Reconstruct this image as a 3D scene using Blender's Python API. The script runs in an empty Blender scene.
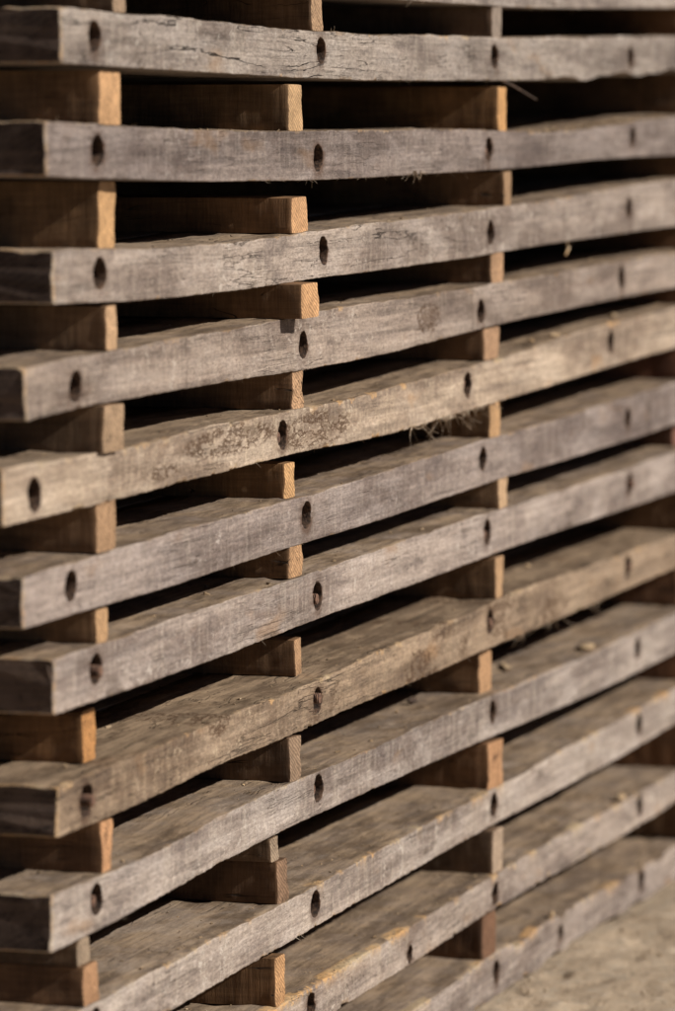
CAM=(-3.5289,-1.2868,0.1532)
TH=0.2958342925015981
PIT=0.08645065168737405
XS0,XSD=-0.32,0.04
BOARD={
0:dict(x0=-0.083,holes=[],
 bot=[2750, 2748, 2746, 2745, 2743, 2741, 2739, 2737, 2735, 2732, 2730, 2727, 2725, 2722, 2719, 2717, 2714, 2711, 2708, 2704, 2701, 2698, 2695, 2693, 2692, 2692, 2693, 2694, 2696, 2698, 2700, 2702, 2704, 2706, 2709, 2711, 2714, 2718, 2721, 2725, 2729, 2733, 2737, 2742, 2746, 2751, 2757, 2765, 2773, 2781, 2791, 2800, 2810, 2820, 2830, 2839, 2849, 2859, 2869, 2878, 2888, 2897, 2905, 2912, 2918, 2923, 2927, 2931, 2934, 2937, 2940, 2943, 2945, 2948, 2950, 2952, 2954, 2956, 2957, 2959, 2960, 2962, 2963, 2964, 2965, 2967, 2968, 2968, 2969, 2970, 2971, 2972, 2972, 2973],
 top=[3250, 3248, 3246, 3245, 3243, 3241, 3239, 3237, 3235, 3232, 3230, 3227, 3225, 3222, 3219, 3217, 3214, 3211, 3208, 3204, 3201, 3198, 3195, 3193, 3192, 3192, 3193, 3194, 3196, 3198, 3200, 3202, 3204, 3206, 3209, 3211, 3214, 3218, 3221, 3225, 3229, 3233, 3237, 3242, 3246, 3251, 3257, 3265, 3273, 3281, 3291, 3300, 3310, 3320, 3330, 3339, 3349, 3359, 3369, 3378, 3388, 3397, 3405, 3412, 3418, 3423, 3427, 3431, 3434, 3437, 3440, 3443, 3445, 3448, 3450, 3452, 3454, 3456, 3457, 3459, 3460, 3462, 3463, 3464, 3465, 3467, 3468, 3468, 3469, 3470, 3471, 3472, 3472, 3473]),
1:dict(x0=-0.077,holes=[(0.003, 0.2181), (0.639, 0.2171), (1.289, 0.2174), (1.942, 0.2242)],
 bot=[1969, 1966, 1964, 1961, 1958, 1955, 1952, 1949, 1945, 1941, 1936, 1932, 1928, 1924, 1920, 1916, 1911, 1907, 1903, 1898, 1894, 1890, 1887, 1884, 1882, 1881, 1881, 1880, 1880, 1880, 1881, 1883, 1886, 1890, 1894, 1898, 1902, 1906, 1909, 1913, 1916, 1920, 1923, 1927, 1932, 1937, 1943, 1950, 1958, 1967, 1976, 1985, 1993, 2000, 2008, 2017, 2029, 2042, 2055, 2067, 2076, 2081, 2084, 2086, 2089, 2092, 2096, 2100, 2104, 2108, 2111, 2115, 2118, 2121, 2124, 2126, 2129, 2131, 2133, 2135, 2137, 2139, 2140, 2142, 2143, 2145, 2146, 2147, 2148, 2149, 2150, 2151, 2152, 2153],
 top=[2441, 2437, 2432, 2428, 2423, 2418, 2413, 2408, 2404, 2399, 2395, 2392, 2389, 2385, 2382, 2378, 2373, 2369, 2364, 2359, 2354, 2350, 2346, 2344, 2343, 2342, 2343, 2345, 2347, 2349, 2352, 2355, 2358, 2361, 2364, 2367, 2371, 2376, 2380, 2385, 2390, 2395, 2400, 2406, 2411, 2417, 2423, 2430, 2437, 2445, 2453, 2462, 2470, 2478, 2486, 2494, 2502, 2510, 2518, 2526, 2533, 2541, 2548, 2554, 2559, 2564, 2569, 2573, 2576, 2579, 2583, 2586, 2588, 2591, 2593, 2595, 2598, 2600, 2601, 2603, 2605, 2606, 2608, 2609, 2610, 2611, 2612, 2613, 2614, 2615, 2616, 2617, 2618, 2618]),
2:dict(x0=-0.113,holes=[(0.007, 0.1237), (0.629, 0.1123), (1.264, 0.1154), (1.95, 0.1265)],
 bot=[1079, 1072, 1065, 1057, 1049, 1040, 1030, 1020, 1010, 1000, 990, 981, 973, 964, 956, 948, 940, 934, 929, 924, 920, 916, 914, 911, 910, 909, 909, 909, 910, 912, 913, 915, 917, 920, 922, 924, 926, 927, 928, 930, 932, 934, 938, 943, 948, 954, 960, 967, 974, 981, 988, 994, 999, 1003, 1006, 1007, 1008, 1009, 1010, 1011, 1013, 1015, 1018, 1020, 1022, 1023, 1024, 1025, 1025, 1026, 1026, 1027, 1027, 1028, 1028, 1028, 1029, 1029, 1029, 1030, 1030, 1030, 1031, 1031, 1031, 1031, 1031, 1031, 1032, 1032, 1032, 1032, 1032, 1032],
 top=[1537, 1529, 1521, 1512, 1503, 1493, 1483, 1472, 1462, 1453, 1444, 1437, 1430, 1424, 1418, 1412, 1407, 1401, 1397, 1393, 1389, 1386, 1384, 1383, 1382, 1382, 1382, 1382, 1383, 1383, 1384, 1385, 1387, 1388, 1388, 1388, 1386, 1382, 1377, 1372, 1366, 1360, 1355, 1349, 1345, 1343, 1343, 1346, 1351, 1359, 1369, 1379, 1391, 1403, 1416, 1430, 1443, 1456, 1468, 1481, 1492, 1503, 1514, 1523, 1532, 1540, 1546, 1553, 1558, 1564, 1569, 1573, 1578, 1582, 1586, 1589, 1592, 1596, 1598, 1601, 1604, 1606, 1608, 1610, 1612, 1614, 1616, 1618, 1619, 1620, 1622, 1623, 1624, 1625]),
3:dict(x0=-0.099,holes=[(0.012, 0.0212), (0.648, 0.0222), (1.274, 0.0241), (1.935, 0.0387)],
 bot=[58, 49, 39, 29, 19, 8, -4, -16, -26, -36, -43, -49, -54, -58, -61, -63, -64, -63, -61, -57, -53, -49, -45, -41, -38, -35, -33, -31, -30, -29, -28, -26, -24, -22, -19, -15, -11, -7, -2, 3, 9, 15, 21, 27, 34, 40, 46, 51, 56, 59, 62, 64, 66, 69, 72, 75, 78, 82, 85, 89, 92, 95, 98, 101, 104, 105, 107, 109, 110, 111, 112, 113, 114, 115, 116, 117, 118, 118, 119, 120, 120, 121, 121, 122, 122, 123, 123, 123, 124, 124, 124, 125, 125, 125],
 top=[497, 489, 481, 472, 463, 454, 443, 432, 422, 412, 404, 397, 392, 388, 384, 382, 382, 383, 387, 392, 398, 405, 412, 419, 426, 433, 439, 445, 450, 455, 460, 465, 469, 474, 479, 483, 489, 494, 500, 506, 512, 519, 526, 534, 543, 552, 561, 570, 579, 589, 598, 607, 616, 625, 633, 642, 650, 658, 665, 672, 679, 685, 691, 697, 702, 707, 711, 715, 719, 722, 725, 728, 731, 733, 736, 738, 740, 742, 744, 745, 747, 748, 750, 751, 752, 753, 755, 756, 756, 757, 758, 759, 760, 760]),
4:dict(x0=-0.163,holes=[(-0.049, -0.0698), (0.583, -0.0659), (1.232, -0.0613), (1.9, -0.047)],
 bot=[-960, -948, -936, -923, -911, -898, -888, -881, -876, -875, -875, -876, -877, -877, -878, -879, -880, -882, -885, -888, -891, -894, -897, -898, -899, -898, -897, -895, -892, -887, -880, -872, -863, -853, -844, -834, -825, -815, -806, -798, -790, -783, -776, -770, -765, -760, -755, -750, -745, -740, -735, -731, -727, -723, -720, -718, -716, -714, -712, -710, -708, -706, -705, -703, -701, -700, -698, -697, -695, -694, -693, -692, -691, -690, -689, -688, -687, -687, -686, -685, -685, -684, -683, -683, -683, -682, -682, -681, -681, -681, -680, -680, -680, -679],
 top=[-501, -495, -489, -483, -476, -468, -460, -453, -445, -439, -434, -429, -426, -423, -420, -417, -413, -408, -401, -394, -387, -379, -371, -364, -357, -351, -347, -344, -342, -341, -341, -342, -342, -343, -343, -343, -341, -339, -335, -332, -327, -323, -319, -314, -310, -305, -300, -295, -289, -283, -278, -272, -267, -262, -259, -255, -252, -250, -247, -245, -242, -240, -237, -235, -233, -231, -229, -227, -225, -223, -222, -220, -219, -218, -217, -215, -214, -213, -213, -212, -211, -210, -209, -209, -208, -208, -207, -207, -206, -206, -205, -205, -205, -204]),
5:dict(x0=-0.214,holes=[(-0.145, -0.1514), (0.516, -0.1478), (1.175, -0.137), (1.843, -0.1235)],
 bot=[-1709, -1709, -1710, -1710, -1711, -1712, -1712, -1712, -1712, -1711, -1710, -1708, -1707, -1704, -1702, -1700, -1697, -1695, -1692, -1689, -1687, -1686, -1686, -1688, -1692, -1697, -1702, -1707, -1712, -1714, -1714, -1711, -1705, -1697, -1687, -1678, -1670, -1664, -1659, -1654, -1650, -1645, -1638, -1631, -1623, -1615, -1606, -1597, -1589, -1580, -1572, -1563, -1555, -1548, -1541, -1534, -1528, -1522, -1515, -1509, -1503, -1497, -1492, -1487, -1482, -1478, -1474, -1470, -1467, -1464, -1461, -1459, -1456, -1454, -1452, -1450, -1448, -1446, -1445, -1443, -1442, -1440, -1439, -1438, -1437, -1436, -1435, -1434, -1433, -1432, -1432, -1431, -1430, -1430],
 top=[-1251, -1254, -1258, -1262, -1266, -1270, -1275, -1280, -1283, -1284, -1283, -1279, -1274, -1268, -1262, -1257, -1253, -1252, -1252, -1255, -1258, -1261, -1264, -1266, -1267, -1266, -1264, -1260, -1255, -1249, -1241, -1233, -1225, -1216, -1208, -1199, -1191, -1184, -1177, -1169, -1161, -1151, -1140, -1127, -1114, -1100, -1086, -1072, -1059, -1046, -1035, -1025, -1016, -1009, -1002, -996, -991, -985, -979, -973, -967, -962, -956, -950, -945, -940, -935, -931, -927, -923, -919, -915, -912, -909, -906, -904, -901, -899, -897, -895, -893, -891, -889, -888, -886, -885, -884, -882, -881, -880, -879, -878, -877, -877]),
6:dict(x0=-0.172,holes=[(-0.061, -0.2335), (0.592, -0.2302), (1.243, -0.2224), (1.936, -0.2241)],
 bot=[-2581, -2580, -2580, -2579, -2578, -2577, -2577, -2577, -2579, -2581, -2583, -2585, -2585, -2584, -2582, -2579, -2576, -2574, -2571, -2569, -2568, -2567, -2568, -2569, -2571, -2574, -2575, -2575, -2573, -2570, -2567, -2562, -2557, -2551, -2546, -2540, -2535, -2530, -2526, -2522, -2519, -2518, -2517, -2518, -2519, -2520, -2520, -2520, -2520, -2519, -2517, -2515, -2513, -2511, -2509, -2507, -2505, -2503, -2501, -2500, -2498, -2496, -2494, -2492, -2491, -2490, -2489, -2488, -2487, -2486, -2485, -2484, -2484, -2483, -2482, -2482, -2481, -2481, -2480, -2480, -2480, -2479, -2479, -2479, -2478, -2478, -2478, -2477, -2477, -2477, -2477, -2477, -2476, -2476],
 top=[-2165, -2162, -2159, -2156, -2153, -2148, -2144, -2139, -2134, -2129, -2124, -2121, -2119, -2118, -2117, -2117, -2117, -2117, -2116, -2116, -2115, -2114, -2112, -2110, -2107, -2103, -2099, -2094, -2089, -2083, -2077, -2070, -2064, -2058, -2052, -2047, -2042, -2039, -2036, -2034, -2031, -2029, -2026, -2022, -2019, -2015, -2011, -2006, -2001, -1995, -1990, -1985, -1979, -1974, -1969, -1965, -1960, -1956, -1951, -1947, -1942, -1938, -1934, -1930, -1927, -1924, -1921, -1919, -1917, -1915, -1913, -1911, -1909, -1908, -1906, -1905, -1903, -1902, -1901, -1900, -1899, -1898, -1897, -1896, -1896, -1895, -1894, -1894, -1893, -1892, -1892, -1891, -1891, -1891]),
7:dict(x0=-0.104,holes=[(-0.002, -0.3094), (0.625, -0.312), (1.26, -0.3058), (1.949, -0.3077)],
 bot=[-3338, -3341, -3344, -3347, -3351, -3354, -3358, -3361, -3364, -3366, -3368, -3370, -3371, -3372, -3374, -3375, -3374, -3373, -3371, -3367, -3363, -3359, -3354, -3350, -3346, -3343, -3341, -3341, -3343, -3345, -3347, -3348, -3349, -3348, -3346, -3344, -3341, -3337, -3334, -3331, -3328, -3327, -3327, -3328, -3330, -3332, -3335, -3337, -3340, -3342, -3345, -3348, -3350, -3353, -3356, -3358, -3360, -3362, -3364, -3366, -3367, -3368, -3370, -3371, -3372, -3373, -3374, -3375, -3376, -3376, -3377, -3378, -3379, -3379, -3380, -3380, -3381, -3381, -3382, -3382, -3383, -3383, -3383, -3384, -3384, -3384, -3385, -3385, -3385, -3385, -3386, -3386, -3386, -3386],
 top=[-2885, -2887, -2888, -2889, -2890, -2892, -2893, -2894, -2895, -2895, -2893, -2891, -2888, -2885, -2882, -2880, -2878, -2876, -2874, -2873, -2872, -2870, -2869, -2867, -2865, -2863, -2862, -2860, -2858, -2856, -2855, -2854, -2852, -2851, -2850, -2849, -2848, -2847, -2847, -2847, -2848, -2848, -2849, -2849, -2850, -2851, -2852, -2854, -2856, -2857, -2859, -2861, -2862, -2861, -2860, -2858, -2855, -2852, -2849, -2846, -2843, -2840, -2837, -2835, -2833, -2832, -2831, -2830, -2830, -2829, -2829, -2828, -2828, -2827, -2827, -2827, -2826, -2826, -2826, -2826, -2825, -2825, -2825, -2825, -2825, -2824, -2824, -2824, -2824, -2824, -2824, -2824, -2823, -2823]),
8:dict(x0=-0.097,holes=[(-0.025, -0.4178), (0.625, -0.4138), (1.274, -0.4041), (1.941, -0.4088)],
 bot=[-4349, -4354, -4360, -4366, -4372, -4378, -4384, -4389, -4394, -4396, -4396, -4392, -4386, -4378, -4369, -4361, -4355, -4354, -4356, -4360, -4366, -4370, -4372, -4372, -4368, -4364, -4361, -4359, -4360, -4363, -4366, -4369, -4371, -4372, -4372, -4371, -4370, -4368, -4366, -4365, -4364, -4364, -4365, -4367, -4369, -4372, -4374, -4376, -4377, -4377, -4377, -4377, -4376, -4376, -4376, -4375, -4375, -4374, -4374, -4374, -4373, -4373, -4372, -4372, -4372, -4372, -4371, -4371, -4371, -4371, -4371, -4370, -4370, -4370, -4370, -4370, -4370, -4370, -4370, -4370, -4370, -4369, -4369, -4369, -4369, -4369, -4369, -4369, -4369, -4369, -4369, -4369, -4369, -4369],
 top=[-3928, -3933, -3937, -3942, -3947, -3952, -3956, -3960, -3962, -3963, -3962, -3960, -3957, -3954, -3950, -3948, -3946, -3945, -3945, -3945, -3946, -3946, -3944, -3941, -3935, -3928, -3920, -3914, -3908, -3903, -3900, -3897, -3896, -3894, -3893, -3890, -3886, -3881, -3875, -3869, -3863, -3859, -3857, -3856, -3857, -3859, -3862, -3866, -3870, -3875, -3880, -3886, -3891, -3896, -3900, -3905, -3909, -3913, -3917, -3920, -3924, -3928, -3932, -3935, -3938, -3941, -3943, -3946, -3948, -3950, -3952, -3953, -3955, -3956, -3958, -3959, -3960, -3961, -3962, -3963, -3964, -3965, -3966, -3967, -3968, -3968, -3969, -3969, -3970, -3971, -3971, -3971, -3972, -3972]),
9:dict(x0=-0.111,holes=[(-0.002, -0.5037), (0.631, -0.4992), (1.288, -0.5055), (1.999, -0.5187)],
 bot=[-5278, -5285, -5291, -5298, -5304, -5310, -5315, -5317, -5318, -5315, -5310, -5304, -5297, -5290, -5283, -5277, -5272, -5268, -5265, -5263, -5262, -5263, -5264, -5266, -5269, -5273, -5277, -5282, -5287, -5293, -5299, -5305, -5311, -5318, -5325, -5332, -5339, -5347, -5355, -5363, -5371, -5380, -5389, -5398, -5407, -5416, -5425, -5434, -5442, -5450, -5458, -5466, -5473, -5479, -5485, -5490, -5493, -5495, -5496, -5496, -5496, -5496, -5497, -5498, -5499, -5500, -5501, -5503, -5504, -5506, -5507, -5509, -5510, -5511, -5512, -5513, -5514, -5515, -5516, -5516, -5517, -5518, -5518, -5519, -5519, -5520, -5520, -5521, -5521, -5522, -5522, -5522, -5523, -5523],
 top=[-4784, -4793, -4801, -4810, -4820, -4830, -4841, -4851, -4860, -4867, -4871, -4872, -4870, -4864, -4856, -4846, -4837, -4831, -4827, -4826, -4828, -4831, -4834, -4837, -4841, -4845, -4848, -4852, -4855, -4859, -4862, -4866, -4870, -4873, -4877, -4881, -4886, -4891, -4896, -4901, -4906, -4911, -4915, -4919, -4924, -4928, -4933, -4938, -4944, -4951, -4958, -4964, -4968, -4971, -4972, -4972, -4970, -4968, -4967, -4966, -4966, -4966, -4966, -4966, -4965, -4965, -4965, -4964, -4963, -4963, -4962, -4962, -4961, -4961, -4961, -4960, -4960, -4960, -4959, -4959, -4959, -4958, -4958, -4958, -4958, -4958, -4957, -4957, -4957, -4957, -4957, -4957, -4957, -4956]),
10:dict(x0=-0.116,holes=[(-0.008, -0.6101), (0.618, -0.6135), (1.294, -0.6156), (2.007, -0.6117)],
 bot=[-6331, -6333, -6334, -6336, -6338, -6340, -6343, -6345, -6348, -6351, -6353, -6356, -6358, -6359, -6360, -6361, -6362, -6363, -6363, -6364, -6363, -6362, -6360, -6358, -6357, -6357, -6359, -6361, -6364, -6366, -6368, -6368, -6368, -6366, -6364, -6362, -6362, -6363, -6365, -6369, -6373, -6378, -6384, -6389, -6395, -6401, -6407, -6413, -6419, -6424, -6429, -6433, -6438, -6442, -6445, -6447, -6448, -6448, -6447, -6446, -6445, -6443, -6442, -6441, -6441, -6441, -6441, -6441, -6441, -6442, -6442, -6443, -6443, -6443, -6444, -6444, -6444, -6445, -6445, -6445, -6445, -6445, -6446, -6446, -6446, -6446, -6446, -6446, -6447, -6447, -6447, -6447, -6447, -6447],
 top=[-5883, -5887, -5891, -5895, -5900, -5904, -5909, -5913, -5916, -5918, -5920, -5921, -5922, -5923, -5924, -5926, -5928, -5932, -5936, -5941, -5945, -5947, -5948, -5948, -5947, -5946, -5946, -5945, -5945, -5946, -5946, -5947, -5948, -5949, -5950, -5953, -5956, -5960, -5964, -5968, -5970, -5972, -5972, -5972, -5971, -5969, -5968, -5966, -5965, -5964, -5963, -5964, -5965, -5967, -5969, -5971, -5972, -5972, -5971, -5970, -5968, -5966, -5965, -5963, -5962, -5961, -5961, -5961, -5961, -5961, -5961, -5961, -5961, -5961, -5961, -5961, -5961, -5961, -5961, -5961, -5961, -5961, -5961, -5961, -5961, -5961, -5961, -5961, -5961, -5961, -5961, -5961, -5961, -5961]),
11:dict(x0=-0.116,holes=[(0.605, -0.7118), (0.954, -0.7244), (1.299, -0.7173), (2.015, -0.7206)],
 bot=[-7317, -7318, -7319, -7320, -7321, -7322, -7323, -7324, -7325, -7327, -7328, -7329, -7330, -7331, -7332, -7332, -7332, -7331, -7331, -7330, -7329, -7328, -7327, -7326, -7325, -7326, -7326, -7329, -7332, -7336, -7340, -7344, -7347, -7349, -7349, -7347, -7345, -7344, -7343, -7344, -7347, -7351, -7354, -7357, -7361, -7365, -7371, -7379, -7389, -7399, -7410, -7421, -7432, -7442, -7452, -7460, -7467, -7473, -7478, -7481, -7484, -7486, -7489, -7492, -7494, -7497, -7500, -7503, -7505, -7508, -7510, -7512, -7514, -7516, -7518, -7520, -7521, -7523, -7524, -7525, -7526, -7527, -7528, -7529, -7530, -7531, -7532, -7533, -7533, -7534, -7535, -7535, -7536, -7536],
 top=[-6864, -6865, -6867, -6869, -6870, -6872, -6874, -6876, -6879, -6881, -6884, -6887, -6891, -6895, -6899, -6903, -6908, -6912, -6916, -6920, -6923, -6925, -6927, -6928, -6929, -6929, -6929, -6930, -6930, -6930, -6931, -6931, -6932, -6933, -6934, -6935, -6937, -6939, -6941, -6943, -6946, -6948, -6950, -6953, -6955, -6958, -6962, -6966, -6972, -6979, -6986, -6994, -7002, -7009, -7017, -7025, -7033, -7041, -7049, -7057, -7065, -7072, -7079, -7086, -7092, -7097, -7102, -7106, -7110, -7113, -7117, -7120, -7122, -7125, -7127, -7130, -7132, -7134, -7136, -7138, -7139, -7141, -7142, -7144, -7145, -7146, -7147, -7148, -7149, -7150, -7151, -7152, -7152, -7153]),
12:dict(x0=-0.116,holes=[(1.305, -0.8069), (1.605, -0.8162), (2.023, -0.8159)],
 bot=[-8266, -8267, -8269, -8270, -8272, -8274, -8276, -8279, -8281, -8284, -8286, -8289, -8291, -8294, -8296, -8299, -8301, -8304, -8306, -8309, -8311, -8314, -8316, -8318, -8320, -8322, -8323, -8325, -8327, -8329, -8330, -8332, -8333, -8334, -8335, -8335, -8336, -8337, -8339, -8342, -8348, -8353, -8358, -8361, -8363, -8363, -8362, -8362, -8362, -8364, -8368, -8374, -8383, -8394, -8408, -8423, -8439, -8455, -8470, -8484, -8496, -8506, -8514, -8521, -8527, -8534, -8540, -8547, -8553, -8558, -8564, -8569, -8573, -8578, -8582, -8586, -8589, -8593, -8596, -8599, -8602, -8604, -8607, -8609, -8611, -8613, -8615, -8616, -8618, -8620, -8621, -8622, -8624, -8625],
 top=[-7845, -7844, -7844, -7844, -7843, -7843, -7843, -7842, -7842, -7841, -7841, -7840, -7840, -7839, -7839, -7839, -7839, -7838, -7838, -7838, -7838, -7838, -7838, -7838, -7839, -7839, -7841, -7842, -7845, -7848, -7851, -7854, -7857, -7859, -7860, -7859, -7856, -7853, -7849, -7847, -7849, -7853, -7860, -7868, -7877, -7886, -7895, -7904, -7914, -7925, -7936, -7948, -7959, -7971, -7983, -7995, -8006, -8016, -8025, -8033, -8039, -8044, -8048, -8052, -8057, -8061, -8065, -8069, -8073, -8076, -8080, -8083, -8086, -8088, -8091, -8093, -8096, -8098, -8100, -8101, -8103, -8105, -8106, -8108, -8109, -8110, -8111, -8112, -8113, -8114, -8115, -8116, -8117, -8118]),
}
SPACERS=[('L', 0, 0.076, -0.0, 0.024, 0.0203), ('L', 1, 0.088, 0.008, 0.059, 0.045), ('L', 2, 0.096, 0.016, 0.044, 0.0564), ('L', 3, 0.044, -0.004, 0.031, 0.0371), ('L', 4, 0.02, -0.02, 0.06, 0.0394), ('L', 5, 0.036, -0.004, 0.045, 0.0422), ('L', 6, 0.04, 0.004, 0.03, 0.028), ('L', 7, 0.076, 0.028, 0.037, 0.0438), ('L', 8, 0.048, 0.004, 0.029, 0.0435), ('L', 9, -0.012, -0.004, 0.036, 0.0564), ('C', 0, 0.54, -0.032, 0.034, 0.0301), ('C', 1, 0.592, -0.0, 0.047, 0.044), ('C', 2, 0.596, -0.0, 0.054, 0.0336), ('C', 3, 0.512, -0.04, 0.047, 0.0376), ('C', 4, 0.552, -0.008, 0.029, 0.0371), ('C', 5, 0.576, 0.008, 0.025, 0.0336), ('C', 6, 0.552, -0.008, 0.046, 0.0306), ('C', 7, 0.668, 0.028, 0.029, 0.0354), ('C', 8, 0.568, -0.0, 0.024, 0.0424), ('C', 9, 0.516, -0.004, 0.032, 0.0639), ('C', 10, 0.508, -0.004, 0.031, 0.0467), ('R', 0, 1.316, -0.012, 0.039, 0.031), ('R', 1, 1.264, -0.02, 0.041, 0.0483), ('R', 2, 1.348, -0.004, 0.038, 0.038), ('R', 3, 1.26, -0.016, 0.041, 0.0341), ('R', 4, 1.276, -0.008, 0.06, 0.0343), ('R', 5, 1.284, -0.008, 0.042, 0.041), ('R', 6, 1.32, -0.008, 0.043, 0.0335), ('R', 7, 1.348, 0.004, 0.037, 0.0462), ('R', 8, 1.336, 0.016, 0.044, 0.0462), ('R', 9, 1.328, -0.0, 0.069, 0.0518), ('R', 10, 1.332, -0.0, 0.042, 0.0485), ('R', 11, 1.288, -0.004, 0.076, 0.0482)]
import bpy, bmesh, math, random
import numpy as np
from mathutils import Vector, Matrix
random.seed(7); rng=np.random.default_rng(11)
C=bpy.context.scene.collection; SC=bpy.context.scene

# ---------------------------------------------------------------- noise
def _h(ix,iy,iz,seed):
    n=(ix.astype(np.int64)*374761393+iy.astype(np.int64)*668265263+iz.astype(np.int64)*2147483647+seed*974634777)&0xffffffff
    n=((n^(n>>13))*1274126177)&0xffffffff
    n=((n^(n>>16))*2246822519)&0xffffffff
    return ((n^(n>>15))&0xffffff)/float(0xffffff)*2-1
def vn(x,y=None,z=None,seed=0):
    x=np.asarray(x,float); y=np.zeros_like(x) if y is None else np.asarray(y,float)+np.zeros_like(x)
    z=np.zeros_like(x) if z is None else np.asarray(z,float)+np.zeros_like(x)
    ix,iy,iz=np.floor(x),np.floor(y),np.floor(z); fx,fy,fz=x-ix,y-iy,z-iz
    fx=fx*fx*(3-2*fx); fy=fy*fy*(3-2*fy); fz=fz*fz*(3-2*fz)
    r=0
    for a in (0,1):
        for b in (0,1):
            for c in (0,1):
                r=r+_h(ix+a,iy+b,iz+c,seed)*(fx if a else 1-fx)*(fy if b else 1-fy)*(fz if c else 1-fz)
    return r
def fbm(x,y=None,z=None,o=3,seed=0):
    s=0;a=1.
    for k in range(o):
        f=2.03**k
        s=s+a*vn(np.asarray(x)*f,None if y is None else np.asarray(y)*f,None if z is None else np.asarray(z)*f,seed+k*17); a*=.5
    return s
def sst(a,b,x): t=np.clip((x-a)/(b-a),0,1); return t*t*(3-2*t)

# ---------------------------------------------------------------- nodes
class NT:
    def __init__(s,name):
        m=bpy.data.materials.new(name); m.use_nodes=True; s.m=m; s.t=m.node_tree; s.t.nodes.clear()
        s.out=s.n('ShaderNodeOutputMaterial'); s.b=s.n('ShaderNodeBsdfPrincipled'); s.l(s.b.outputs[0],s.out.inputs[0])
    def n(s,k,**p):
        q=s.t.nodes.new(k)
        for a,b in p.items(): setattr(q,a,b)
        return q
    def l(s,a,b): s.t.links.new(a,b)
    def put(s,v,i):
        if isinstance(v,bpy.types.NodeSocket): s.l(v,i)
        elif isinstance(v,(tuple,list)) and len(v)==3 and i.type=='RGBA': i.default_value=(*v,1)
        else: i.default_value=v
    def math(s,op,a,b=0.,c=None,clamp=False):
        q=s.n('ShaderNodeMath',operation=op,use_clamp=clamp); s.put(a,q.inputs[0]); s.put(b,q.inputs[1])
        if c is not None: s.put(c,q.inputs[2])
        return q.outputs[0]
    def mapr(s,v,a,b,c=0.,d=1.):
        q=s.n('ShaderNodeMapRange',interpolation_type='SMOOTHSTEP'); s.put(v,q.inputs[0])
        for i,w in enumerate((a,b,c,d)): s.put(w,q.inputs[i+1])
        return q.outputs[0]
    def mix(s,f,a,b,mode='MIX'):
        q=s.n('ShaderNodeMix',data_type='RGBA',blend_type=mode); s.put(f,q.inputs[0]); s.put(a,q.inputs[6]); s.put(b,q.inputs[7]); return q.outputs[2]
    def noise(s,vec,scale,detail=4.,rough=.55,sc=(1,1,1),dist=0.):
        mp=s.n('ShaderNodeMapping'); s.l(vec,mp.inputs[0]); mp.inputs[3].default_value=sc
        q=s.n('ShaderNodeTexNoise'); s.l(mp.outputs[0],q.inputs['Vector'])
        q.inputs['Scale'].default_value=scale; q.inputs['Detail'].default_value=detail; q.inputs['Roughness'].default_value=rough; q.inputs['Distortion'].default_value=dist
        return q.outputs[0]
    def coord(s):
        tc=s.n('ShaderNodeTexCoord'); oi=s.n('ShaderNodeObjectInfo')
        v=s.n('ShaderNodeVectorMath',operation='MULTIPLY'); s.l(oi.outputs['Random'],v.inputs[0]); v.inputs[1].default_value=(61,47,83)
        a=s.n('ShaderNodeVectorMath',operation='ADD'); s.l(tc.outputs['Object'],a.inputs[0]); s.l(v.outputs[0],a.inputs[1])
        s.oi=oi; s.tc=tc; return a.outputs[0]
    def bump(s,h,strength,dist,prev=None):
        q=s.n('ShaderNodeBump'); s.put(h,q.inputs['Height']); q.inputs['Strength'].default_value=strength; q.inputs['Distance'].default_value=dist
        if prev is not None: s.l(prev,q.inputs['Normal'])
        return q.outputs[0]
    def attr(s,name):
        return s.n('ShaderNodeAttribute',attribute_name=name,attribute_type='GEOMETRY')

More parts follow.
